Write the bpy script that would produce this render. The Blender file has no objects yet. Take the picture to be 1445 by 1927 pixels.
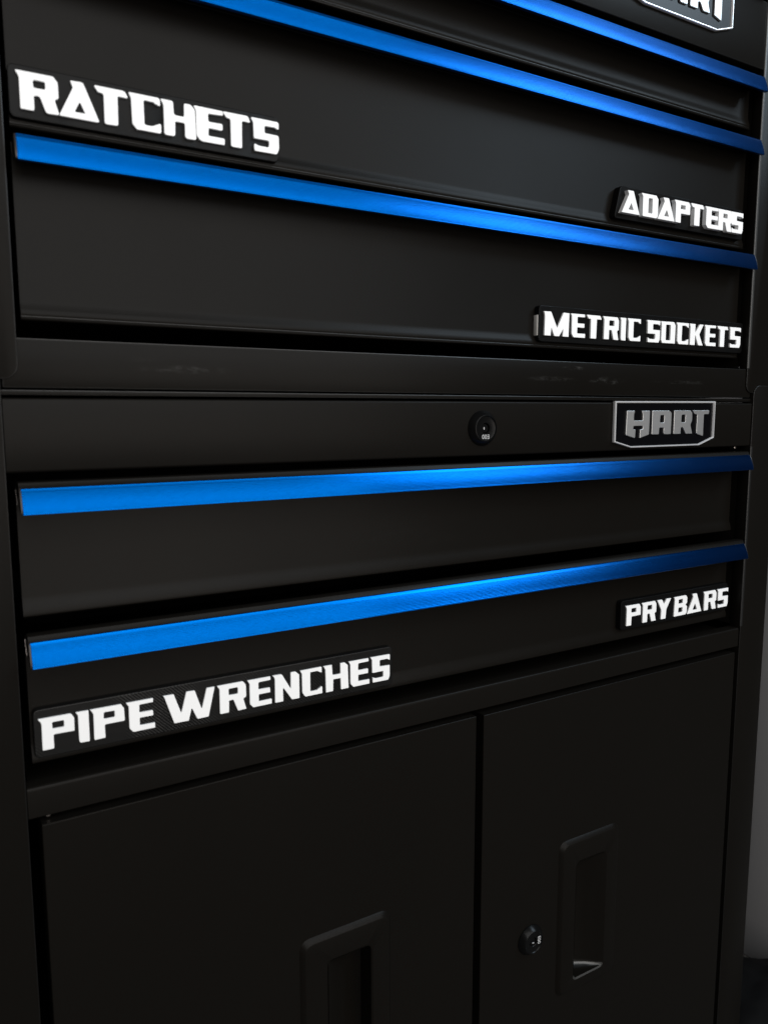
import bpy, bmesh, math, random
from mathutils import Vector, Matrix
random.seed(4)
SC = bpy.context.scene
C = SC.collection
# ---------------------------------------------------------------- units
# all figures below are in "u": 1 u = camera distance to the cabinet front
S = 0.58            # metres per u
HC = 1.02           # camera height above the floor, metres
FL = -HC / S        # floor height in u
def W(x, y, z): return Vector((x * S, y * S, z * S + HC))

# ---------------------------------------------------------------- camera
cd = bpy.data.cameras.new('camera'); cam = bpy.data.objects.new('camera', cd); C.objects.link(cam)
R = Vector((0.858945, -0.512066, -0.001365)); U = Vector((0.06645, 0.108819, 0.991838)); F = Vector((0.507738, 0.852025, -0.127496))
m = Matrix((R, U, -F)).transposed().to_4x4(); m.translation = W(0, -1, 0)
cam.matrix_world = m
cd.sensor_fit = 'VERTICAL'; cd.sensor_height = 36; cd.lens = 36 * 1460.47 / 1927
cd.clip_start = 0.02; cd.clip_end = 50
cd.dof.use_dof = True; cd.dof.focus_distance = 0.80; cd.dof.aperture_fstop = 7.5
SC.camera = cam
# ---------------------------------------------------------------- light
SC.view_settings.view_transform = 'Standard'; SC.view_settings.look = 'None'
SC.view_settings.exposure = 0; SC.view_settings.gamma = 1
wd = bpy.data.worlds.new('World'); SC.world = wd; wd.use_nodes = True
wd.node_tree.nodes['Background'].inputs[0].default_value = (0.9, 0.95, 1, 1)
wd.node_tree.nodes['Background'].inputs[1].default_value = 0.012
def area(name, pos, tgt, sx, sz, power, col, spread=180):
    ld = bpy.data.lights.new(name, 'AREA'); o = bpy.data.objects.new(name, ld); C.objects.link(o)
    ld.shape = 'RECTANGLE'; ld.size = sx * S; ld.size_y = sz * S; ld.energy = power; ld.color = col
    ld.spread = math.radians(spread)
    p, t = W(*pos), W(*tgt); o.location = p
    o.rotation_euler = (t - p).to_track_quat('-Z', 'Y').to_euler()
    return o
area('doorway_light', (4.15, -3.0, 3.3), (0.9, 0, 0.1), 1.6, 2.1, 54, (0.70, 0.86, 1.0))
area('front_window_light', (0.6, -4.2, 2.1), (0.7, 0, 0.0), 5.4, 3.2, 90, (1.0, 0.985, 0.97))
area('room_fill_light', (0.8, -4.3, -0.35), (0.7, 0, 0.0), 4.4, 1.5, 30, (1.0, 0.93, 0.86))

# ---------------------------------------------------------------- materials
def mat(name): 
    x = bpy.data.materials.new(name); x.use_nodes = True
    return x, x.node_tree.nodes, x.node_tree.links, x.node_tree.nodes['Principled BSDF']
def noise(n, l, scale, detail=3, rough=0.5, obj=True, stretch=None):
    tc = n.new('ShaderNodeTexCoord'); t = n.new('ShaderNodeTexNoise')
    t.inputs['Scale'].default_value = scale; t.inputs['Detail'].default_value = detail; t.inputs['Roughness'].default_value = rough
    src = tc.outputs['Object']
    if stretch:
        mp = n.new('ShaderNodeMapping'); mp.inputs['Scale'].default_value = stretch; l.new(src, mp.inputs[0]); src = mp.outputs[0]
    l.new(src, t.inputs['Vector']); return t.outputs['Fac']
def ramp(n, l, src, a, b, pa=0.35, pb=0.65):
    r = n.new('ShaderNodeMapRange'); r.inputs['From Min'].default_value = pa; r.inputs['From Max'].default_value = pb
    r.inputs['To Min'].default_value = a; r.inputs['To Max'].default_value = b; l.new(src, r.inputs['Value']); return r.outputs['Result']
def bump(n, l, p, src, dist, strength=1.0):
    b = n.new('ShaderNodeBump'); b.inputs['Distance'].default_value = dist; b.inputs['Strength'].default_value = strength
    l.new(src, b.inputs['Height']); l.new(b.outputs[0], p.inputs['Normal'])
def setp(p, base, rough, metal=0.0, spec=0.5):
    p.inputs['Base Color'].default_value = (*base, 1); p.inputs['Roughness'].default_value = rough
    p.inputs['Metallic'].default_value = metal; p.inputs['Specular IOR Level'].default_value = spec

def paint(name, base=(0.0041, 0.0036, 0.0030), smudges=()):
    """satin black powder coat; smudges are dusty wipe marks (centre x, z, half widths, in u)"""
    x, n, l, p = mat(name); setp(p, base, 0.4, 0, 0.05)
    l.new(ramp(n, l, noise(n, l, 5, 4), 0.31, 0.37), p.inputs['Roughness'])
    b0 = n.new('ShaderNodeBump'); b0.inputs['Distance'].default_value = 0.0022; b0.inputs['Strength'].default_value = 0.6
    l.new(noise(n, l, 3.2, 1), b0.inputs['Height'])      # thin sheet steel is never quite flat
    bump(n, l, p, noise(n, l, 900, 2), 0.00006, 0.5); l.new(b0.outputs[0], n['Bump.001'].inputs['Normal'])
    if smudges:
        geo = n.new('ShaderNodeNewGeometry'); sep = n.new('ShaderNodeSeparateXYZ'); l.new(geo.outputs['Position'], sep.inputs[0])
        tot = None
        nz = ramp(n, l, noise(n, l, 260, 5, 0.75, stretch=(0.45, 1, 1)), 0, 1, 0.48, 0.72)
        for (cx, cz, hx, hz, k) in smudges:
            def term(out, c, h):
                a = n.new('ShaderNodeMath'); a.operation = 'SUBTRACT'; l.new(out, a.inputs[0]); a.inputs[1].default_value = c
                b = n.new('ShaderNodeMath'); b.operation = 'DIVIDE'; l.new(a.outputs[0], b.inputs[0]); b.inputs[1].default_value = h
                q = n.new('ShaderNodeMath'); q.operation = 'POWER'; l.new(b.outputs[0], q.inputs[0]); q.inputs[1].default_value = 2
                return q.outputs[0]
            ad = n.new('ShaderNodeMath'); ad.operation = 'ADD'
            l.new(term(sep.outputs['X'], cx * S, hx * S), ad.inputs[0]); l.new(term(sep.outputs['Z'], cz * S + HC, hz * S), ad.inputs[1])
            r = n.new('ShaderNodeMapRange'); r.inputs['From Min'].default_value = 0; r.inputs['From Max'].default_value = 1
            r.inputs['To Min'].default_value = k; r.inputs['To Max'].default_value = 0; l.new(ad.outputs[0], r.inputs['Value'])
            if tot is None: tot = r.outputs[0]
            else:
                s2 = n.new('ShaderNodeMath'); s2.operation = 'ADD'; l.new(tot, s2.inputs[0]); l.new(r.outputs[0], s2.inputs[1]); tot = s2.outputs[0]
        mu = n.new('ShaderNodeMath'); mu.operation = 'MULTIPLY'; l.new(tot, mu.inputs[0]); l.new(nz, mu.inputs[1])
        mx = n.new('ShaderNodeMix'); mx.data_type = 'RGBA'; l.new(mu.outputs[0], mx.inputs['Factor'])
        mx.inputs['A'].default_value = (*base, 1); mx.inputs['B'].default_value = (0.12, 0.12, 0.115, 1)
        l.new(mx.outputs['Result'], p.inputs['Base Color'])
    return x
M = {}
M['black'] = paint('satin_black_paint')
M['black_bar'] = paint('satin_black_paint_scuffed', smudges=((0.30, 0.055, 0.075, 0.006, 0.16), (0.25, 0.066, 0.02, 0.004, 0.08), (0.93, 0.056, 0.06, 0.005, 0.12), (1.06, 0.055, 0.05, 0.008, 0.2), (1.27, 0.056, 0.10, 0.004, 0.1), (0.98, 0.075, 0.03, 0.004, 0.35)))
M['black_hand'] = paint('satin_black_paint_handled', smudges=((0.62, -0.19, 0.10, 0.022, 0.018), (0.72, -0.205, 0.05, 0.012, 0.018)))
M['black_low'] = paint('satin_black_paint_marked', smudges=((0.31, 0.245, 0.012, 0.006, 0.05),))

x, n, l, p = mat('black_paint_edge_highlight'); setp(p, (0.005, 0.0048, 0.0045), 0.33, 0, 0.28); M['edge_sheen'] = x  # glossier, slightly lighter bevel faces; edge highlights put into the material
x, n, l, p = mat('painted_highlight'); setp(p, (0.022, 0.022, 0.021), 0.32, 0, 0.38); M['glint'] = x  # lighter, glossier black standing in for bright glints on edges
x, n, l, p = mat('painted_highlight_dim'); setp(p, (0.008, 0.008, 0.008), 0.32, 0, 0.25); M['glint_dim'] = x  # dimmer version of the painted glint, for the lower post
x, n, l, p = mat('blue_anodised_aluminium'); setp(p, (0.0, 0.082, 0.33), 0.3, 1.0)
# long drawn grain that runs along the bar
g = noise(n, l, 1, 2, 0.5, stretch=(2, 700, 700)); 
l.new(ramp(n, l, g, 0.275, 0.29), p.inputs['Roughness'])
p.inputs['Anisotropic'].default_value = 0.85; p.inputs['Anisotropic Rotation'].default_value = 0.25
tv = n.new('ShaderNodeCombineXYZ'); tv.inputs[0].default_value = 1; l.new(tv.outputs[0], p.inputs['Tangent'])
M['blue'] = x
x, n, l, p = mat('matt_black_cap_plastic'); setp(p, (0.012, 0.010, 0.009), 0.35, 0, 0.3); M['cap'] = x
x, n, l, p = mat('bare_sheet_edge'); setp(p, (0.30, 0.27, 0.25), 0.35, 1.0); M['steel'] = x
x, n, l, p = mat('dark_zinc'); setp(p, (0.05, 0.05, 0.05), 0.4, 1.0); M['zinc'] = x
x, n, l, p = mat('brushed_badge_metal'); setp(p, (0.40, 0.40, 0.40), 0.36, 0.8)
bump(n, l, p, noise(n, l, 1600, 3), 0.00005, 0.6); M['badge'] = x
x, n, l, p = mat('polished_badge_rim'); setp(p, (0.80, 0.80, 0.81), 0.27, 0.6); M['rim'] = x
x, n, l, p = mat('gloss_black_badge'); setp(p, (0.002, 0.002, 0.0025), 0.25, 0, 0.08); M['badge_black'] = x
x, n, l, p = mat('black_lock_plastic'); setp(p, (0.003, 0.003, 0.003), 0.26, 0, 0.08); M['lock'] = x
x, n, l, p = mat('stamped_white_ink'); setp(p, (0.38, 0.38, 0.38), 0.5); M['ink'] = x
x, n, l, p = mat('white_printed_plastic'); setp(p, (0.66, 0.66, 0.66), 0.45)
bump(n, l, p, noise(n, l, 1, 2, stretch=(300, 300, 3000)), 0.00005, 0.5); M['white'] = x
x, n, l, p = mat('grey_printed_insert'); setp(p, (0.42, 0.41, 0.39), 0.5); M['insert'] = x
def printed(name, scale, dist, rough, spec):
    x, n, l, p = mat(name); setp(p, (0.003, 0.003, 0.003), rough, 0, spec)
    tc = n.new('ShaderNodeTexCoord'); wv = n.new('ShaderNodeTexWave'); wv.wave_type = 'BANDS'; wv.bands_direction = 'DIAGONAL'
    wv.inputs['Scale'].default_value = scale; wv.inputs['Distortion'].default_value = 1.2; wv.inputs['Detail'].default_value = 2
    l.new(tc.outputs['Object'], wv.inputs['Vector'])
    mm = n.new('ShaderNodeMath'); mm.operation = 'MULTIPLY'; l.new(wv.outputs['Fac'], mm.inputs[0]); l.new(ramp(n, l, noise(n, l, 22, 3), 0.0, 1, 0.42, 0.66), mm.inputs[1])
    bump(n, l, p, mm.outputs[0], dist, 0.8); return x
M['print'] = printed('black_printed_plastic', 420, 0.00022, 0.34, 0.06)
M['print_rough'] = printed('black_printed_plastic_ribbed', 230, 0.0003, 0.32, 0.2)
x, n, l, p = mat('varnished_brown_wood'); setp(p, (0.16, 0.07, 0.02), 0.5); M['wood'] = x
x, n, l, p = mat('charcoal_grey_enamel'); setp(p, (0.40, 0.40, 0.41), 0.6, 0, 0.2)
l.new(ramp(n, l, noise(n, l, 6, 3), 0.5, 0.62), p.inputs['Roughness']); M['grey'] = x
x, n, l, p = mat('black_nylon_cloth'); setp(p, (0.002, 0.002, 0.0022), 0.7, 0, 0.15)
bump(n, l, p, noise(n, l, 500, 3), 0.0004, 0.8); M['cloth'] = x
x, n, l, p = mat('dusty_concrete'); setp(p, (0.05, 0.048, 0.045), 0.8)
nf = noise(n, l, 7, 6, 0.6); cr = n.new('ShaderNodeValToRGB'); l.new(nf, cr.inputs[0])
cr.color_ramp.elements[0].color = (0.03, 0.029, 0.028, 1); cr.color_ramp.elements[1].color = (0.075, 0.072, 0.068, 1)
l.new(cr.outputs[0], p.inputs['Base Color']); bump(n, l, p, noise(n, l, 60, 5), 0.001, 0.6); M['concrete'] = x

# ---------------------------------------------------------------- mesh helpers
def link(name, me, mt, parent=None, smooth=False):
    o = bpy.data.objects.new(name, me); C.objects.link(o)
    if mt: me.materials.append(M[mt])
    if mt and mt.startswith('black'): me.materials.append(M['edge_sheen'])
    if smooth:
        for f in me.polygons: f.use_smooth = True
    if parent: o.parent = parent
    return o
def finish(bm, name, mt, parent=None, bev=0.0, seg=2, ang=30, smooth_ang=40):
    bmesh.ops.recalc_face_normals(bm, faces=bm.faces[:])
    if bev > 0:
        es = [e for e in bm.edges if len(e.link_faces) == 2 and e.calc_face_angle(0) > math.radians(ang)]
        rs = bmesh.ops.bevel(bm, geom=es, offset=bev * S, segments=seg, affect='EDGES', clamp_overlap=True, profile=0.5)
        if mt and mt.startswith('black'):
            for f in rs['faces']: f.material_index = 1
    me = bpy.data.meshes.new(name); bm.to_mesh(me); bm.free()
    for f in me.polygons: f.use_smooth = True
    me.set_sharp_from_angle(angle=math.radians(smooth_ang))
    o = link(name, me, mt, parent)
    if parent: o.matrix_parent_inverse = Matrix.Translation(parent.location).inverted()
    return o
def box(bm, x0, x1, y0, y1, z0, z1):
    v = [bm.verts.new(W(a, b, c)) for a in (x0, x1) for b in (y0, y1) for c in (z0, z1)]
    for q in ((0, 1, 3, 2), (4, 6, 7, 5), (0, 4, 5, 1), (2, 3, 7, 6), (0, 2, 6, 4), (1, 5, 7, 3)):
        bm.faces.new([v[i] for i in q])
def bx(name, mt, parent, *a, bev=0.0, seg=2):
    bm = bmesh.new(); box(bm, *a); return finish(bm, name, mt, parent, bev, seg)
def prism(bm, pts, a0, a1, axis):
    """pts 2D polygon; axis 'x': pts are (y,z), 'y': pts are (x,z), 'z': pts are (x,y)"""
    f = {'x': lambda p, a: W(a, p[0], p[1]), 'y': lambda p, a: W(p[0], a, p[1]), 'z': lambda p, a: W(p[0], p[1], a)}[axis]
    A = [bm.verts.new(f(p, a0)) for p in pts]; B = [bm.verts.new(f(p, a1)) for p in pts]
    k = len(pts)
    bm.faces.new(A); bm.faces.new(B[::-1])
    for i in range(k): bm.faces.new([A[i], B[i], B[(i + 1) % k], A[(i + 1) % k]])
def pr(name, mt, parent, pts, a0, a1, axis, bev=0.0, seg=2, ang=30):
    bm = bmesh.new(); prism(bm, pts, a0, a1, axis); return finish(bm, name, mt, parent, bev, seg, ang)
def lathe(name, mt, parent, cx, cz, prof, n=48, bev=0):
    """prof: (radius, y) from the back to the front centre, axis along y"""
    bm = bmesh.new(); rings = []
    for r, y in prof:
        if r <= 0: rings.append([bm.verts.new(W(cx, y, cz))]); continue
        rings.append([bm.verts.new(W(cx + r * math.cos(2 * math.pi * i / n), y, cz + r * math.sin(2 * math.pi * i / n))) for i in range(n)])
    for a, b in zip(rings, rings[1:]):
        for i in range(n):
            j = (i + 1) % n
            if len(b) == 1: bm.faces.new([a[i], a[j], b[0]])
            elif len(a) == 1: bm.faces.new([a[0], b[j], b[i]])
            else: bm.faces.new([a[i], a[j], b[j], b[i]])
    return finish(bm, name, mt, parent, smooth_ang=28)
def fillet(pts, r, n=3):
    out = []; k = len(pts)
    for i in range(k):
        p0, p, p1 = Vector(pts[i - 1]), Vector(pts[i]), Vector(pts[(i + 1) % k])
        a, b = (p0 - p), (p1 - p); rr = min(r, a.length * 0.45, b.length * 0.45)
        A, B = p + a.normalized() * rr, p + b.normalized() * rr
        for t in range(n + 1):
            t /= n; out.append(tuple(A * (1 - t) ** 2 + p * 2 * t * (1 - t) + B * t ** 2))
    return out
def shape(name, mt, parent, loops, y0, y1, bevel=0.0, offset=0.0, res=1):
    """flat outline with holes in the x-z plane (u) as a real solid between depth y0 (front) and y1 (back)"""
    cu = bpy.data.curves.new(name, 'CURVE'); cu.dimensions = '2D'; cu.fill_mode = 'BOTH'
    for lp in loops:
        s = cu.splines.new('POLY'); s.points.add(len(lp) - 1); s.use_cyclic_u = True
        for q, (a, b) in zip(s.points, lp): q.co = (a * S, b * S, 0, 1)
    cu.extrude = (y1 - y0) / 2 * S - bevel * S; cu.bevel_depth = bevel * S; cu.bevel_resolution = res; cu.offset = (offset - bevel - 0.0004) * S
    o = bpy.data.objects.new('tmp', cu); C.objects.link(o)
    me = bpy.data.meshes.new_from_object(o.evaluated_get(bpy.context.evaluated_depsgraph_get()))
    bpy.data.objects.remove(o); bpy.data.curves.remove(cu)
    me.name = name
    me.transform(Matrix.Translation(W(0, (y0 + y1) / 2, 0)) @ Matrix.Rotation(math.pi / 2, 4, 'X'))
    for f in me.polygons: f.use_smooth = False
    me.materials.clear()
    o = link(name, me, mt, parent)
    if parent: o.matrix_parent_inverse = Matrix.Translation(parent.location).inverted()
    return o
def empty(name, loc, label=None, cat=None, group=None):
    o = bpy.data.objects.new(name, None); C.objects.link(o); o.location = loc; o.empty_display_size = 0.05
    if label: o['label'] = label; o['category'] = cat
    if group: o['group'] = group
    return o
def child_empty(name, loc, parent):
    o = bpy.data.objects.new(name, None); C.objects.link(o); o.location = loc; o.parent = parent
    o.matrix_parent_inverse = Matrix.Translation(parent.location).inverted(); o.empty_display_size = 0.02
    return o
def arc(cx, cz, r, a0, a1, n=8):
    return [(cx + r * math.cos(math.radians(a0 + (a1 - a0) * i / n)), cz + r * math.sin(math.radians(a0 + (a1 - a0) * i / n))) for i in range(n + 1)]

# ---------------------------------------------------------------- setting
o = bx('floor', 'concrete', None, -4, 7, -5, 5, FL - 0.1, FL); o['kind'] = 'structure'

# ---------------------------------------------------------------- drawers
HH = 0.0302
def handle_profile(yt, yb):
    pts = [(yt + 0.004, 0.0), (yt + 0.0022, 0.0), (yt + 0.0011, -0.0002), (yt + 0.0003, -0.0006)]
    n = 54
    for i in range(n + 1):
        s = i / n
        y = yt + (yb - yt) * (1 - (1 - s) ** 1.65)
        z = -HH * (0.045 + 0.935 * s)
        if 0.10 < s < 0.97: y += 0.00016 * (1 if i % 4 in (0, 1) else -1)
        pts.append((y, z))
    pts += [(yb + 0.0008, -HH), (yb + 0.0062, -HH), (yb + 0.0065, -HH + 0.002), (yb + 0.003, -HH + 0.003)]
    for i in range(5):
        s = 1 - (i + 1) / 6
        pts.append((yt + (yb - yt) * (1 - (1 - s) ** 1.65) + 0.0035, -HH * s - 0.001))
    pts.append((yt + 0.004, -0.003))
    return pts
def make_drawer(parent, x0, x1, zt, zb, face, yt, yb, lower, mt='black', top_back=0.012):
    d = None
    if lower:   # soft flared foot, seen from above
        prof = [(yt + 0.002, zt - 0.0006), (yt + 0.0030, zt + 0.0004), (yt + 0.0052, zt + 0.0062), (yt + 0.0068, zt + 0.0072), (top_back - 0.001, zt + 0.0072), (top_back, zt + 0.0062), (top_back, zt + 0.003), (face + 0.006, zt - 0.016),
                (face + 0.006, zb + 0.001), (face - 0.003, zb + 0.0003), (face - 0.0050, zb + 0.0020), (face - 0.0052, zb + 0.0045), (face - 0.0042, zb + 0.010), (face - 0.0022, zb + 0.0165),
                (face - 0.0006, zb + 0.0215), (face, zb + 0.026), (face, zt - 0.016), (yt + 0.0045, zt - 0.007), (yt + 0.0045, zt - 0.003)]
    else:       # flared foot with a hemmed edge
        prof = [(yt + 0.002, zt - 0.0006), (yt + 0.003, zt), (top_back - 0.002, zt), (top_back, zt - 0.0015), (top_back, zt - 0.004), (face + 0.006, zt - 0.016),
                (face + 0.006, zb + 0.001), (face - 0.0024, zb), (face - 0.0044, zb + 0.0012), (face - 0.0046, zb + 0.0032), (face - 0.0034, zb + 0.0048), (face - 0.0042, zb + 0.0062), (face - 0.0044, zb + 0.0085),
                (face - 0.0030, zb + 0.0135), (face - 0.0010, zb + 0.0185), (face, zb + 0.024), (face, zt - 0.016), (yt + 0.0045, zt - 0.007), (yt + 0.0045, zt - 0.003)]
    bm = bmesh.new(); prism(bm, prof, x0, x1, 'x')
    d = finish(bm, 'drawer', mt, parent, 0.0004, 1, 50, 35)
    # the tray behind the front
    bm = bmesh.new(); t0, t1 = x0 + 0.02, x1 - 0.02; yb2 = 0.68; zt2 = zt - 0.035
    box(bm, t0, t1, face + 0.008, yb2, zb + 0.012, zb + 0.015)
    box(bm, t0, t0 + 0.003, face + 0.008, yb2, zb + 0.0155, zt2); box(bm, t1 - 0.003, t1, face + 0.008, yb2, zb + 0.0155, zt2)
    box(bm, t0 + 0.004, t1 - 0.004, yb2 - 0.003, yb2, zb + 0.0155, zt2)
    sub(finish(bm, 'drawer_box', 'black', parent), d)
    for sx in (t0 - 0.007, t1 + 0.003):
        bm = bmesh.new(); box(bm, sx, sx + 0.004, face + 0.010, 0.66, (zt + zb) / 2 - 0.028, (zt + zb) / 2 + 0.020)
        sub(finish(bm, 'slide_rail', 'zinc', parent, 0.0005, 1), d)
    bm = bmesh.new(); prism(bm, [(a, b + zt) for a, b in handle_profile(yt, yb)], x0 + 0.0026, x1 - 0.0026, 'x')
    h = finish(bm, 'handle', 'blue', parent, smooth_ang=18); sub(h, d)
    cap = [(face - 0.002, zt - 0.0006), (yt + 0.0005, zt - 0.0006)] + [(yt + (yb - yt) * (1 - (1 - s) ** 1.65) + 0.0006, zt - HH * s) for s in (0.1, 0.3, 0.5, 0.7, 0.9)] + [(yb + 0.0015, zt - HH + 0.0006), (yb + 0.006, zt - HH + 0.0006)]
    for a, b in ((x0 + 0.0002, x0 + 0.0024), (x1 - 0.0024, x1 - 0.0002)):
        bm = bmesh.new(); prism(bm, cap, a, b, 'x'); sub(finish(bm, 'end_cap', 'cap', parent, 0.0005, 2, 40), d)
    bm = bmesh.new(); prism(bm, [(face - 0.004, zt - 0.003), (face - 0.0075, zt - 0.003), (face - 0.018, zt - 0.021), (face - 0.0165, zt - 0.021)], x0 - 0.0003, x0 + 0.0001, 'x')
    sub(finish(bm, 'tab_edge', 'steel', parent), d)
    return d
def sub(o, par):
    """parent an already placed mesh one level deeper"""
    o.parent = par; o.matrix_parent_inverse = Matrix.Identity(4)
    return o

# ---------------------------------------------------------------- upper chest
UX0, UX1 = 0.104, 1.4575
chest = empty('tool_chest', W(0.78, 0.4, 0.028), 'upper black steel tool chest with three deep blue-handled drawers, stacked on the wider cabinet', 'tool chest')
ztop = 0.86
for (xo, xi, sgn) in ((0.022, UX0, 1), (1.5395, UX1, -1)):
    zb = 0.0385; r = 0.017
    if sgn == 1: pts = [(xo, ztop), (xo, zb)] + arc(xi - r, zb + r, r, -90, 0) + [(xi, ztop)]
    else: pts = [(xi, ztop)] + arc(xi + r, zb + r, r, 180, 270) + [(xo, zb), (xo, ztop)]
    pr('side_post', 'black', chest, pts, 0.0, 0.022, 'y', 0.0011, 2, 45)
    # side wall, folded inward behind the post
    a, b = (xo + 0.001, xo + 0.006) if sgn == 1 else (xo - 0.006, xo - 0.001)
    bx('side_panel', 'black', chest, a, b, 0.0225, 0.74, 0.031, ztop)
    a, b = (xi - 0.004, xi - 0.0008) if sgn == 1 else (xi + 0.0008, xi + 0.004)
    bx('inner_flange', 'black', chest, a, b, 0.0225, 0.12, 0.086, ztop - 0.05)
bx('bottom_rail', 'black_bar', chest, 0.0865, 1.4745, 0.0030, 0.026, 0.0288, 0.0862, bev=0.0013)
bx('back_panel', 'black', chest, 0.028, 1.534, 0.732, 0.739, 0.031, ztop)
bx('bottom_panel', 'black', chest, 0.030, 1.532, 0.03, 0.731, 0.031, 0.036)
bx('header_panel', 'black', chest, UX0 + 0.0012, UX1 - 0.0012, 0.0008, 0.0245, 0.6585, 0.7815, bev=0.002, seg=3)
bx('top_panel', 'black', chest, 0.022, 1.5395, 0.0, 0.74, ztop + 0.0005, ztop + 0.02, bev=0.002)
bx('trim_strip', 'blue', chest, UX0 + 0.002, UX1 - 0.006, -0.012, 0.002, 0.7855, 0.812, bev=0.003)
bx('till_panel', 'black', chest, UX0 + 0.002, UX1 - 0.002, 0.004, 0.02, 0.813, ztop - 0.002, bev=0.001)
DU = (0.1125, 1.4520)
d1 = make_drawer(chest, *DU, 0.6424, 0.5535, 0.0265, -0.0063, -0.0150, False)
d2 = make_drawer(chest, *DU, 0.5267, 0.3250, 0.0265, -0.0063, -0.0150, False, 'black_low')
d3 = make_drawer(chest, *DU, 0.3101, 0.1085, 0.0265, -0.0063, -0.0150, False)
for (xx, zz) in ((1.4480, 0.0895),):
    lathe('stop_screw', 'zinc', chest, xx, zz, [(0.0028, 0.03), (0.0028, 0.014), (0.0018, 0.012), (0, 0.0115)], 14)

ea = lambda xc, r: [(xc + 0.004, 0.0026)] + [(xc - r * math.cos(t), 0.0019 - r * math.sin(t)) for t in (0, 0.4, 0.8, 1.2, 1.5708)] + [(xc + 0.004, 0.0019 - r)]
pr('edge_highlight', 'glint', chest, ea(UX1 + 0.0018, 0.0024), 0.088, ztop, 'z')  # added strip that carries the post's painted edge highlight
# ---------------------------------------------------------------- lower cabinet
LX0, LX1 = 0.084, 1.480
cab = empty('rolling_cabinet', W(0.782, 0.4, FL), 'lower black rolling cabinet with two shallow blue-handled drawers above a pair of plain doors', 'tool cabinet')
zbot = -1.50
for (xo, xi, sgn) in ((-0.0015, LX0, 1), (1.5655, LX1, -1)):
    zt = 0.0535; r = 0.020
    if sgn == 1: pts = [(xi, zbot)] + arc(xi - r, zt - r, r, 0, 90) + [(xo, zt), (xo, zbot)]
    else: pts = [(xo, zbot), (xo, zt)] + arc(xi + r, zt - r, r, 90, 180) + [(xi, zbot)]
    pr('side_post', 'black', cab, pts, -0.0022, 0.024, 'y', 0.0011, 2, 45)
    a, b = (xo + 0.001, xo + 0.006) if sgn == 1 else (xo - 0.006, xo - 0.001)
    bx('side_panel', 'black', cab, a, b, 0.0245, 0.79, zbot, 0.020)
    a, b = (xi - 0.004, xi - 0.0008) if sgn == 1 else (xi + 0.0008, xi + 0.004)
    bx('inner_flange', 'black', cab, a, b, 0.0245, 0.14, -0.455, -0.072)
pr('edge_highlight', 'glint_dim', cab, [(a, b - 0.0022) for a, b in ea(LX1 + 0.0018, 0.0024)], -0.455, -0.0720, 'z')  # fainter added strip, painted as the lower post's edge highlight
bx('back_panel', 'black', cab, 0.006, 1.558, 0.782, 0.789, zbot, 0.015)
bx('top_panel', 'black', cab, 0.006, 1.558, 0.0045, 0.78, 0.0205, 0.0265, bev=0.001)
# header, rolled at the top and folded under at the bottom
hp = [(0.022, 0.0172), (0.0036, 0.0172)] + [(0.0006 + 0.003 * (1 - math.sin(a)), 0.0142 + 0.003 * math.cos(a)) for a in (0.3, 0.8, 1.2, 1.5708)] + \
     [(0.0006, -0.0672), (0.0012, -0.0690), (0.0030, -0.0704), (0.006, -0.0706), (0.022, -0.0706)]
pr('header_panel', 'black', cab, hp, LX0 + 0.0006, LX1 - 0.0006, 'x', 0.0006, 1, 60)
DL = (0.0955, 1.4685)
d4 = make_drawer(cab, *DL, -0.0882, -0.2512, 0.0305, -0.0105, -0.0210, True, 'black_hand', 0.014)
d5 = make_drawer(cab, *DL, -0.2735, -0.4405, 0.0305, -0.0100, -0.0205, True, 'black', 0.012)
rp = [(0.024, -0.4590), (0.0045, -0.4590), (0.0018, -0.4598), (0.0008, -0.4612), (0.0004, -0.464), (0.0004, -0.4985), (0.002, -0.5000), (0.024, -0.5000)]
pr('middle_rail', 'black', cab, rp, LX0 + 0.0006, LX1 - 0.0006, 'x', 0.0008, 1, 60)
bx('shelf_panel', 'black', cab, 0.0905, 1.4735, 0.0250, 0.78, -0.4745, -0.4700)
bx('bottom_rail', 'black', cab, LX0 + 0.0006, LX1 - 0.0006, 0.0004, 0.024, -1.50, -1.43, bev=0.001)
bx('bottom_panel', 'black', cab, 0.006, 1.558, 0.0, 0.78, -1.512, -1.5005)
for (xx, zz, yy) in ((1.4560, -0.0735, 0.016), (0.1085, -0.5035, 0.010)):
    lathe('hinge_pin', 'steel', cab, xx, zz, [(0.0036, yy + 0.012), (0.0036, yy + 0.001), (0.0024, yy), (0, yy - 0.0004)], 14)
for (xx, yy) in ((0.12, 0.1), (1.44, 0.1), (0.12, 0.68), (1.44, 0.68)):
    c = bx('caster', 'zinc', cab, xx - 0.04, xx + 0.04, yy - 0.04, yy + 0.04, -1.545, -1.5125)
    bm = bmesh.new(); rr = 0.095
    ring = [(yy + rr * math.cos(t * math.pi / 12), FL + rr + rr * math.sin(t * math.pi / 12)) for t in range(24)]
    prism(bm, ring, xx - 0.02, xx + 0.02, 'x'); sub(finish(bm, 'wheel', 'lock', cab, 0.003), c)

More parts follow.
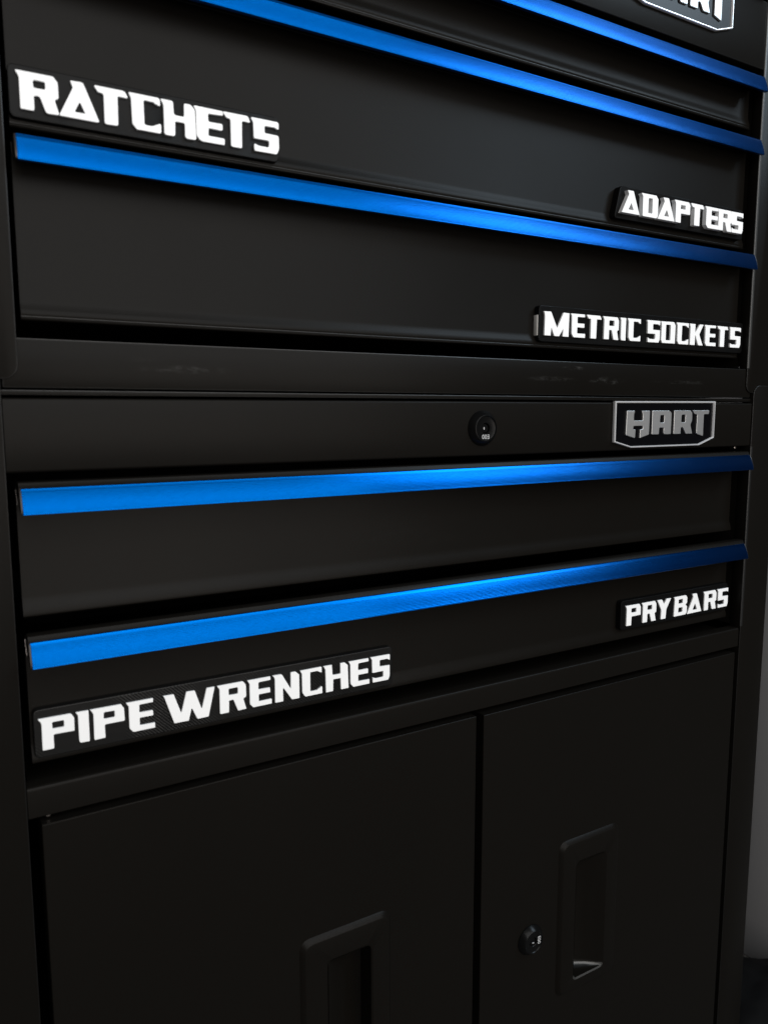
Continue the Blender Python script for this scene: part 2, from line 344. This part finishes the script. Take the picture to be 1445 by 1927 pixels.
# doors -------------------------------------------------------------------
def make_door(x0, x1, zt, zbm, hx0, hx1, hz0, hz1, ox0, ox1, oz0, oz1, deep_left):
    """ox..: outline of the raised pull flange, hx..: the recess opening"""
    rect = lambda a, b, c, d: [(a, c), (b, c), (b, d), (a, d)]
    hole = fillet(rect(hx0, hx1, hz0, hz1), 0.010, 5)
    door = shape('door', 'black', cab, [fillet(rect(x0, x1, zbm, zt), 0.0018, 2), hole[::-1]], -0.0032, 0.0330, 0.0016, res=2)
    # raised flange: two stacked rings make a sloped shoulder
    R0 = fillet(rect(ox0, ox1, oz0, oz1), 0.020, 8); k = len(R0)
    cx, cz = (ox0 + ox1) / 2, (oz0 + oz1) / 2
    def inset(dd, rr): return fillet(rect(ox0 + dd, ox1 - dd, oz0 + dd, oz1 - dd), rr, 8)
    R1 = inset(0.0065, 0.0165); R2 = inset(0.0085, 0.0150); 
    HI = fillet(rect(hx0, hx1, hz0, hz1), 0.010, 8)
    HM = fillet(rect(hx0 - 0.003, hx1 + 0.003, hz0 - 0.003, hz1 + 0.003), 0.012, 8)
    bm = bmesh.new()
    loops = [(R0, -0.0030), (R1, -0.0092), (R2, -0.0098), (HM, -0.0098), (HI, -0.0080), (HI, -0.0005)]
    V = [[bm.verts.new(W(a, y, b)) for a, b in lp] for lp, y in loops]
    for A, B in zip(V, V[1:]):
        for i in range(k): bm.faces.new([A[i], A[(i + 1) % k], B[(i + 1) % k], B[i]])
    for f in bm.faces:
        c = f.calc_center_median()
        if c.z < (hz0 + 0.004) * S + HC and c.y > -0.0095 * S and hx0 * S - 0.003 < c.x < hx1 * S + 0.003: f.material_index = 2  # highlight painted on the lower lip of the opening
    o = finish(bm, 'pull_flange', 'black', cab, smooth_ang=30); o.data.materials.append(M['glint']); sub(o, door)
    # scoop behind the opening: deep on one side, running out on the other
    a, b = (hx0, hx1) if deep_left else (hx1, hx0)
    a, b = (hx0 + 0.0005, hx1 - 0.0005) if deep_left else (hx1 - 0.0005, hx0 + 0.0005); hz0 += 0.0005; hz1 -= 0.0005
    sec = [(a, -0.0080), (a, 0.026), (a + (b - a) * 0.08, 0.0300), (a + (b - a) * 0.25, 0.0275), (a + (b - a) * 0.62, 0.0115), (a + (b - a) * 0.88, -0.0030), (b, -0.0090)]
    bm = bmesh.new()
    L = []
    for zz, kk in ((hz0, 0.55), (hz0 + 0.0022, 0.80), (hz0 + 0.0055, 0.94), (hz0 + 0.0110, 1.0), (hz1 - 0.008, 1.0), (hz1 - 0.003, 0.93), (hz1, 0.75)):
        L.append([bm.verts.new(W(px, -0.0085 + (py + 0.0085) * kk, zz)) for px, py in sec])
    for q, (A, B) in enumerate(zip(L, L[1:])):
        for i in range(len(sec) - 1):
            f = bm.faces.new([A[i], A[i + 1], B[i + 1], B[i]]); f.material_index = (1, 2, 0, 0, 0, 0)[q]  # lowest bands of the scoop carry a painted highlight
    f = bm.faces.new(L[0]); f.material_index = 0
    bm.faces.new(L[-1][::-1])
    o = finish(bm, 'pull_recess', 'black', cab, smooth_ang=45); o.data.materials.append(M['glint']); sub(o, door)
    return door
door_l = make_door(0.0985, 0.7755, -0.5080, -1.425, 0.489, 0.566, -1.085, -0.8430, 0.4435, 0.6050, -1.113, -0.7965, False)
door_r = make_door(0.7900, 1.4660, -0.5098, -1.425, 1.0135, 1.0895, -1.085, -0.8450, 0.9720, 1.1290, -1.113, -0.7965, True)

# locks -------------------------------------------------------------------
def make_lock(parent, cx, cz, rot, deeper, y0):
    lk = lathe('lock', 'lock', parent, cx, cz, [(0.0285, y0 + 0.001), (0.0285, y0 - 0.0015), (0.0276, y0 - 0.003), (0.0225, y0 - 0.010), (0.0213, y0 - 0.011), (0.0203, y0 - 0.0112), (0.0192, y0 - 0.0098),
                                           (0.0180, y0 - 0.0094), (0.0088, y0 - 0.0094), (0.0080, y0 - 0.0085), (0.0074, y0 + 0.001), (0, y0 + 0.001)])
    core = lathe('lock_core', 'lock', parent, cx, cz, [(0.0070, y0), (0.0070, y0 - 0.0062), (0.0063, y0 - 0.0070), (0.0, y0 - 0.0070)], 32)
    ca, sa = math.cos(rot), math.sin(rot)
    bm = bmesh.new()
    q = [(-0.0011, -0.0048), (0.0011, -0.0048), (0.0011, 0.0048), (-0.0011, 0.0048)]
    prism(bm, [(cx + a * ca - b * sa, cz + a * sa + b * ca) for a, b in q], y0 - 0.0078, y0 - 0.0074, 'y')
    key = finish(bm, 'keyway', 'badge_black', parent)
    bm = bmesh.new(); q = [(0.0020, -0.0016), (0.0030, -0.0016), (0.0030, 0.0022), (0.0020, 0.0022)]
    prism(bm, [(cx + a * ca - b * sa, cz + a * sa + b * ca) for a, b in q], y0 - 0.0086, y0 - 0.0072, 'y')
    pin = finish(bm, 'key_pin', 'rim', parent)
    tx = bpy.data.curves.new('code', 'FONT'); tx.body = 'E00'; tx.align_x = 'CENTER'; tx.align_y = 'CENTER'; tx.size = 0.0098 * S; tx.extrude = 0.00012; tx.space_character = 1.05
    to = bpy.data.objects.new('tmp', tx); C.objects.link(to)
    me = bpy.data.meshes.new_from_object(to.evaluated_get(bpy.context.evaluated_depsgraph_get())); bpy.data.objects.remove(to)
    off = Vector((0.0, 0.0132)); off = Vector((off.x * ca - off.y * sa, off.x * sa + off.y * ca))
    me.transform(Matrix.Translation(W(cx + off.x, y0 - 0.00960, cz + off.y)) @ Matrix.Rotation(-rot, 4, 'Y') @ Matrix.Rotation(math.pi / 2, 4, 'X'))
    me.materials.clear(); code = link('stamped_code', me, 'ink')
    for c in (core, key, pin, code): sub(c, lk)
    return lk
lk1 = make_lock(cab, 0.7805, -0.0257, math.pi, False, 0.0006)
lk2 = make_lock(None, 0.9060, -0.9650, -math.pi / 2, True, -0.0033)
sub(lk2, door_r)
# the door lock stays a sub-part: its small pieces join it in one mesh
def join_into(root):
    bm = bmesh.new(); bm.from_mesh(root.data); mats = list(root.data.materials)
    for ch in [c for c in C.objects if c.parent == root]:
        mi = len(mats); mats.append(ch.data.materials[0])
        k0 = len(bm.faces); bm.from_mesh(ch.data); bm.faces.ensure_lookup_table()
        for f in bm.faces[k0:]: f.material_index = mi
        bpy.data.objects.remove(ch)
    bm.to_mesh(root.data); bm.free()
    for q in mats[len(root.data.materials):]: root.data.materials.append(q)
join_into(lk2)

# badges ------------------------------------------------------------------
BO = [(1.0750, 0.0192), (1.3543, 0.0205), (1.3543, -0.0515), (1.3105, -0.0652), (1.1200, -0.0655), (1.0755, -0.0545)]
BI = [(1.0805, 0.0145), (1.3492, 0.0157), (1.3492, -0.0485), (1.3090, -0.0612), (1.1215, -0.0615), (1.0808, -0.0515)]
GH = [(1.1048, .0025), (1.1267, .0025), (1.1241, -.0042), (1.1242, -.0153), (1.1473, -.0153), (1.1467, -.0048), (1.1437, .0025), (1.1664, .0025), (1.1658, -.042), (1.1404, -.0486), (1.1409, -.0315), (1.1482, -.0315), (1.1479, -.0259), (1.1236, -.0259), (1.1233, -.0315), (1.1297, -.0315), (1.1287, -.0484), (1.1038, -.042)]
GA = [(1.1721, .0028), (1.2202, .0028), (1.2261, -.0020), (1.2261, -.0423), (1.2075, -.0423), (1.2050, -.0385), (1.2054, -.0298), (1.1931, -.0298), (1.193, -.0423), (1.1725, -.0423)]
GAH = [(1.1952, -.0065), (1.2054, -.0065), (1.2053, -.0195), (1.1946, -.0195)]
GR = [(1.2330, .0030), (1.2800, .0030), (1.2855, -.0018), (1.2859, -.0170), (1.2815, -.0247), (1.2880, -.0423), (1.2691, -.0423), (1.2602, -.0297), (1.2541, -.0297), (1.2541, -.0423), (1.2330, -.0423)]
GRH = [(1.2550, -.0058), (1.2655, -.0058), (1.2655, -.0194), (1.2547, -.0194)]
GT = [(1.2852, .0033), (1.3360, .0033), (1.3345, -.0050), (1.3202, -.0050), (1.3203, -.0476), (1.2994, -.0420), (1.2995, -.0050), (1.2932, -.0050)]
def make_badge(parent, dx, dz, y0):
    mv = lambda L: [(a + dx, b + dz) for a, b in L]
    ctr = W(1.215 + dx, y0, -0.022 + dz)
    pl = shape('badge', 'badge_black', parent, [mv(BO)], y0 - 0.0035, y0, 0.0008)
    # bevelled rim
    bm = bmesh.new(); k = 6
    def lerp(A, B, t): return [((a[0] * (1 - t) + b[0] * t), (a[1] * (1 - t) + b[1] * t)) for a, b in zip(A, B)]
    A = mv(BO); B = lerp(A, mv(BI), 0.78)
    seq = [(A, y0 - 0.001), (A, y0 - 0.0050), (lerp(A, B, 0.30), y0 - 0.0068), (lerp(A, B, 0.62), y0 - 0.0068), (B, y0 - 0.0036)]
    V = [[bm.verts.new(W(a, y, b)) for a, b in lp] for lp, y in seq]
    for P, Q in zip(V, V[1:]):
        for i in range(k): bm.faces.new([P[i], P[(i + 1) % k], Q[(i + 1) % k], Q[i]])
    sub(finish(bm, 'badge_rim', 'rim', parent, smooth_ang=10), pl)
    for nm, lps in (('badge_letter', [GH]), ('badge_letter', [GA, GAH[::-1]]), ('badge_letter', [GR, GRH[::-1]]), ('badge_letter', [GT])):
        sub(shape(nm, 'badge', parent, [fillet(mv(q), 0.0022, 3) for q in lps], y0 - 0.0068, y0 - 0.003, 0.0006), pl)
    return pl
make_badge(cab, 0.0, 0.0, 0.0004)
make_badge(chest, -0.0070, 0.7575, 0.0006)

# ---------------------------------------------------------------- lettered plates
G = {
'P': ([[(0,1),(.91,1),(1,.84),(1,.43),(.42,.43),(.42,0),(.09,0),(.09,.85)], [(.40,.82),(.70,.82),(.70,.63),(.40,.63)]]),
'R': ([[(0,1),(.90,1),(1,.84),(1,.44),(.90,.39),(1,0),(.69,0),(.55,.41),(.41,.41),(.41,0),(.09,0),(.09,.86)], [(.41,.82),(.70,.82),(.70,.61),(.41,.61)]]),
'E': ([[(0,1),(.96,1),(.96,.86),(.47,.85),(.47,.61),(.94,.61),(.94,.42),(.47,.42),(.47,.19),(1,.19),(1,0),(.22,0),(.09,.14),(.09,.86)]]),
'I': ([[(0,1),(1,1),(1,0),(.28,0),(.18,.10),(.18,.88)]]),
'W': ([[(0,1),(.21,1),(.335,.34),(.44,1),(.605,1),(.73,.34),(.83,1),(1,1),(.86,0),(.635,0),(.535,.40),(.48,0),(.20,0),(.03,.93)]]),
'N': ([[(0,1),(.35,1),(.67,.43),(.67,1),(.87,1),(1,.86),(1,0),(.71,0),(.40,.48),(.40,0),(.09,0),(.09,.88)]]),
'C': ([[(0,1),(.98,1),(.98,.77),(.88,.80),(.76,.86),(.47,.86),(.47,.17),(.74,.17),(.90,.25),(.99,.28),(.99,0),(.23,0),(.10,.15),(.09,.86)]]),
'H': ([[(0,1),(.36,1),(.38,.61),(.67,.61),(.67,1),(.86,1),(.98,.87),(1,0),(.69,0),(.68,.43),(.40,.43),(.40,0),(.10,0),(.09,.86)]]),
'S': ([[(0,1),(1,1),(1,.76),(.86,.82),(.49,.82),(.49,.59),(1,.58),(1,.16),(.92,0),(.12,0),(.11,.23),(.27,.17),(.64,.17),(.65,.38),(.10,.38),(.09,.87)]]),
'T': ([[(0,1),(.90,1),(1,.82),(.68,.82),(.67,0),(.28,0),(.28,.82),(.13,.83)]]),
'A': ([[(.30,1),(.62,1),(1,0),(0,0),(.38,.83)], [(.52,.47),(.66,.17),(.38,.17)]]),
'Y': ([[(0,1),(.35,1),(.50,.76),(.66,1),(1,1),(.67,.45),(.65,0),(.30,0),(.31,.45)]]),
'B': ([[(0,1),(.9,1),(1,.86),(1,.60),(.88,.52),(1,.43),(1,.14),(.90,0),(.04,0),(.08,.85)], [(.37,.83),(.66,.83),(.66,.63),(.37,.63)], [(.37,.41),(.66,.41),(.66,.18),(.37,.18)]]),
'D': ([[(0,1),(.88,1),(1,.86),(1,.08),(.92,0),(.09,0),(.09,.86)], [(.42,.84),(.66,.84),(.66,.17),(.42,.17)]]),
'O': ([[(0,1),(.88,1),(1,.87),(1,0),(.14,0),(.05,.15),(.06,.86)], [(.37,.84),(.66,.84),(.66,.16),(.37,.16)]]),
'K': ([[(0,1),(.42,1),(.42,.60),(.72,1),(1,1),(.72,.52),(1,0),(.66,0),(.42,.47),(.42,0),(.06,0),(.06,.86)]]),
'M': ([[(0,1),(.29,1),(.53,.36),(.76,1),(1,1),(.99,0),(.74,0),(.76,.30),(.62,0),(.42,0),(.31,.32),(.29,0),(.04,0),(.05,.83)]]),
}
def make_sign(label, letters, z0, z1, plate, yplate, yfront, yback, bold=0.0, rnd=0.0013, pm='print', parent_name='name_plate'):
    xs = [a for _, a, _ in letters] + [b for _, _, b in letters]
    root = empty(parent_name, W(sum(xs) / len(xs), yback, z0 - 0.008), label, 'name plate', 'printed drawer name plates')
    shape('backing_plate', pm, root, [plate], yplate, yback, 0.0012, 0, 2)
    hh = z1 - z0
    for ch, a, b in letters:
        loops = []
        for i, lp in enumerate(G[ch]):
            q = [(a + u * (b - a), z0 + v * hh) for u, v in lp]
            # orientation: outlines one way, holes the other
            ar = sum(q[k - 1][0] * q[k][1] - q[k][0] * q[k - 1][1] for k in range(len(q)))
            if (i == 0) != (ar > 0): q = q[::-1]
            loops.append([(x_ + random.uniform(-1, 1) * 0.00022, z_ + random.uniform(-1, 1) * 0.00022) for x_, z_ in fillet(q, rnd, 3)])
        shape('letter', 'white', root, loops, yfront, yplate + 0.001, 0.0004, bold)
    return root
rr = lambda x0, x1, z0, z1, r=0.008: fillet([(x0, z0), (x1, z0), (x1, z1), (x0, z1)], r, 6)
H0 = 0.0408
make_sign('black plate with bold white raised letters RATCHETS, low on the tall second drawer at left',
 [('R', 0.1196, 0.1650), ('A', 0.1644, 0.2098), ('T', 0.2044, 0.2442), ('C', 0.2440, 0.2830), ('H', 0.2825, 0.3268), ('E', 0.3240, 0.3645), ('T', 0.3623, 0.4002), ('S', 0.4003, 0.4398)],
 0.3425, 0.3838, rr(0.1120, 0.4412, 0.3330, 0.3915), 0.0145, 0.0110, 0.0262, 0.0005, 0.0024)
AX = 0.9945
ada = [('A', 1.0900, 1.1355), ('D', 1.1395, 1.1832), ('A', 1.1830, 1.2290), ('P', 1.2275, 1.2715), ('T', 1.2735, 1.3116), ('E', 1.3150, 1.3549), ('R', 1.3512, 1.3952), ('S', 1.3915, 1.4304)]
make_sign('black plate with crowded thick white letters ADAPTERS, at the right end of the second drawer',
 [(c, a * AX, b * AX) for c, a, b in ada], 0.3480, 0.3868, fillet([(1.0745, 0.3385), (1.4345, 0.3385), (1.4345, 0.3960), (1.0880, 0.3960)], 0.008, 6), 0.0125, 0.0040, 0.0262, 0.0005, 0.0014)
met = make_sign('black plate with white raised letters METRIC SOCKETS, on the lowest drawer of the upper chest',
 [('M', 0.916, 0.9752), ('E', 0.9775, 1.0134), ('T', 1.0153, 1.0529), ('R', 1.0550, 1.0962), ('I', 1.0985, 1.1145), ('C', 1.1174, 1.1536), ('S', 1.1680, 1.2055), ('O', 1.2066, 1.2484), ('C', 1.2502, 1.2870), ('K', 1.2884, 1.33), ('E', 1.3323, 1.3690), ('T', 1.3709, 1.4069), ('S', 1.4089, 1.4464)],
 0.1283, 0.1690, rr(0.9080, 1.4580, 0.1180, 0.1790), 0.0150, 0.0118, 0.0285)
bx('side_insert', 'insert', met, 0.9072, 0.9090, 0.0172, 0.0268, 0.1285, 0.1625, bev=0.0003)
make_sign('black plate with white letters PRY BARS, at the right end of the last drawer',
 [('P', 1.1461, 1.1897), ('R', 1.1913, 1.2345), ('Y', 1.2360, 1.2780), ('B', 1.2854, 1.3271), ('A', 1.3276, 1.3739), ('R', 1.3768, 1.42), ('S', 1.4216, 1.4587)],
 -0.4120, -0.3712, rr(1.1360, 1.4605, -0.4195, -0.3610), 0.0185, 0.0160, 0.0335)
make_sign('long black plate with white letters PIPE WRENCHES, at the left of the last drawer',
 [('P', 0.103, 0.1464), ('I', 0.1473, 0.164), ('P', 0.1649, 0.2083), ('E', 0.2100, 0.2477), ('W', 0.2584, 0.3313), ('R', 0.3333, 0.3769), ('E', 0.3781, 0.4158), ('N', 0.4163, 0.4599), ('C', 0.4602, 0.4976), ('H', 0.4983, 0.5421), ('E', 0.5415, 0.5791), ('S', 0.58, 0.6162)],
 -0.4210, -0.3790, rr(0.0980, 0.6225, -0.4315, -0.3675), 0.0185, 0.0160, 0.0300, pm='print_rough')

# tools glimpsed in the lower drawer through the gap
for i, (xx, yy, ln, rot) in enumerate(((0.79, 0.10, 0.10, 0.2), (0.875, 0.09, 0.11, -0.15), (1.02, 0.10, 0.12, 0.35))):
    bm = bmesh.new()
    pf = [(0.0, 0.004), (0.002, 0.010), (0.02, 0.0135), (0.05, 0.0115), (0.075, 0.0135), (ln - 0.01, 0.012), (ln, 0.007), (ln + 0.002, 0.0)]
    rings = []
    for t, r in pf:
        base = Vector((xx + t * math.cos(rot), yy + t * math.sin(rot), -0.3460)); nx = Vector((-math.sin(rot), math.cos(rot), 0))
        if r == 0: r = 0.0005
        rings.append([bm.verts.new(W(*(base + nx * r * math.cos(a * math.pi / 8) + Vector((0, 0, r * math.sin(a * math.pi / 8)))))) for a in range(16)])
    for A, B in zip(rings, rings[1:]):
        for k in range(16): bm.faces.new([A[k], A[(k + 1) % 16], B[(k + 1) % 16], B[k]])
    bm.faces.new(rings[0]); bm.faces.new(rings[-1][::-1])
    t = finish(bm, 'wooden_tool', 'wood', None)
    t['label'] = ('brown wooden file grip glimpsed in the drawer gap, left one of three', 'brown wooden tool barely seen in the drawer gap, middle one', 'brown wooden tool barely seen in the drawer gap, right one of three')[i]
    t['category'] = 'tool'; t['group'] = 'brown wooden tools lying inside the lower drawer'

# ---------------------------------------------------------------- beside the cabinet
lock_er = empty('grey_locker', W(2.5, 0.3, FL), 'plain grey metal locker standing beside the black cabinet at the right edge', 'locker')
bx('body', 'grey', lock_er, 2.2, 2.9, -0.05, 0.43, FL + 0.0005, 1.2, bev=0.006)
bx('back_section', 'grey', lock_er, 2.32, 2.9, 0.4305, 1.1, FL + 0.0005, 1.2, bev=0.006)
bm = bmesh.new(); bmesh.ops.create_icosphere(bm, subdivisions=5, radius=1.0)
from mathutils import noise as NZ
for v in bm.verts:
    c = v.co.copy(); nn = NZ.fractal(c * 1.6, 1.0, 2.0, 3) * 0.14
    c *= 1 + nn; c.z = max(c.z, -0.72)
    v.co = W(1.93 + c.x * 0.25, 0.12 + c.y * 0.22, FL + 0.075 + c.z * 0.10)
bag = finish(bm, 'tool_bag', 'cloth', None)
bag['label'] = 'crumpled black cloth bag on the floor beside the cabinet, bottom right corner'; bag['category'] = 'bag'
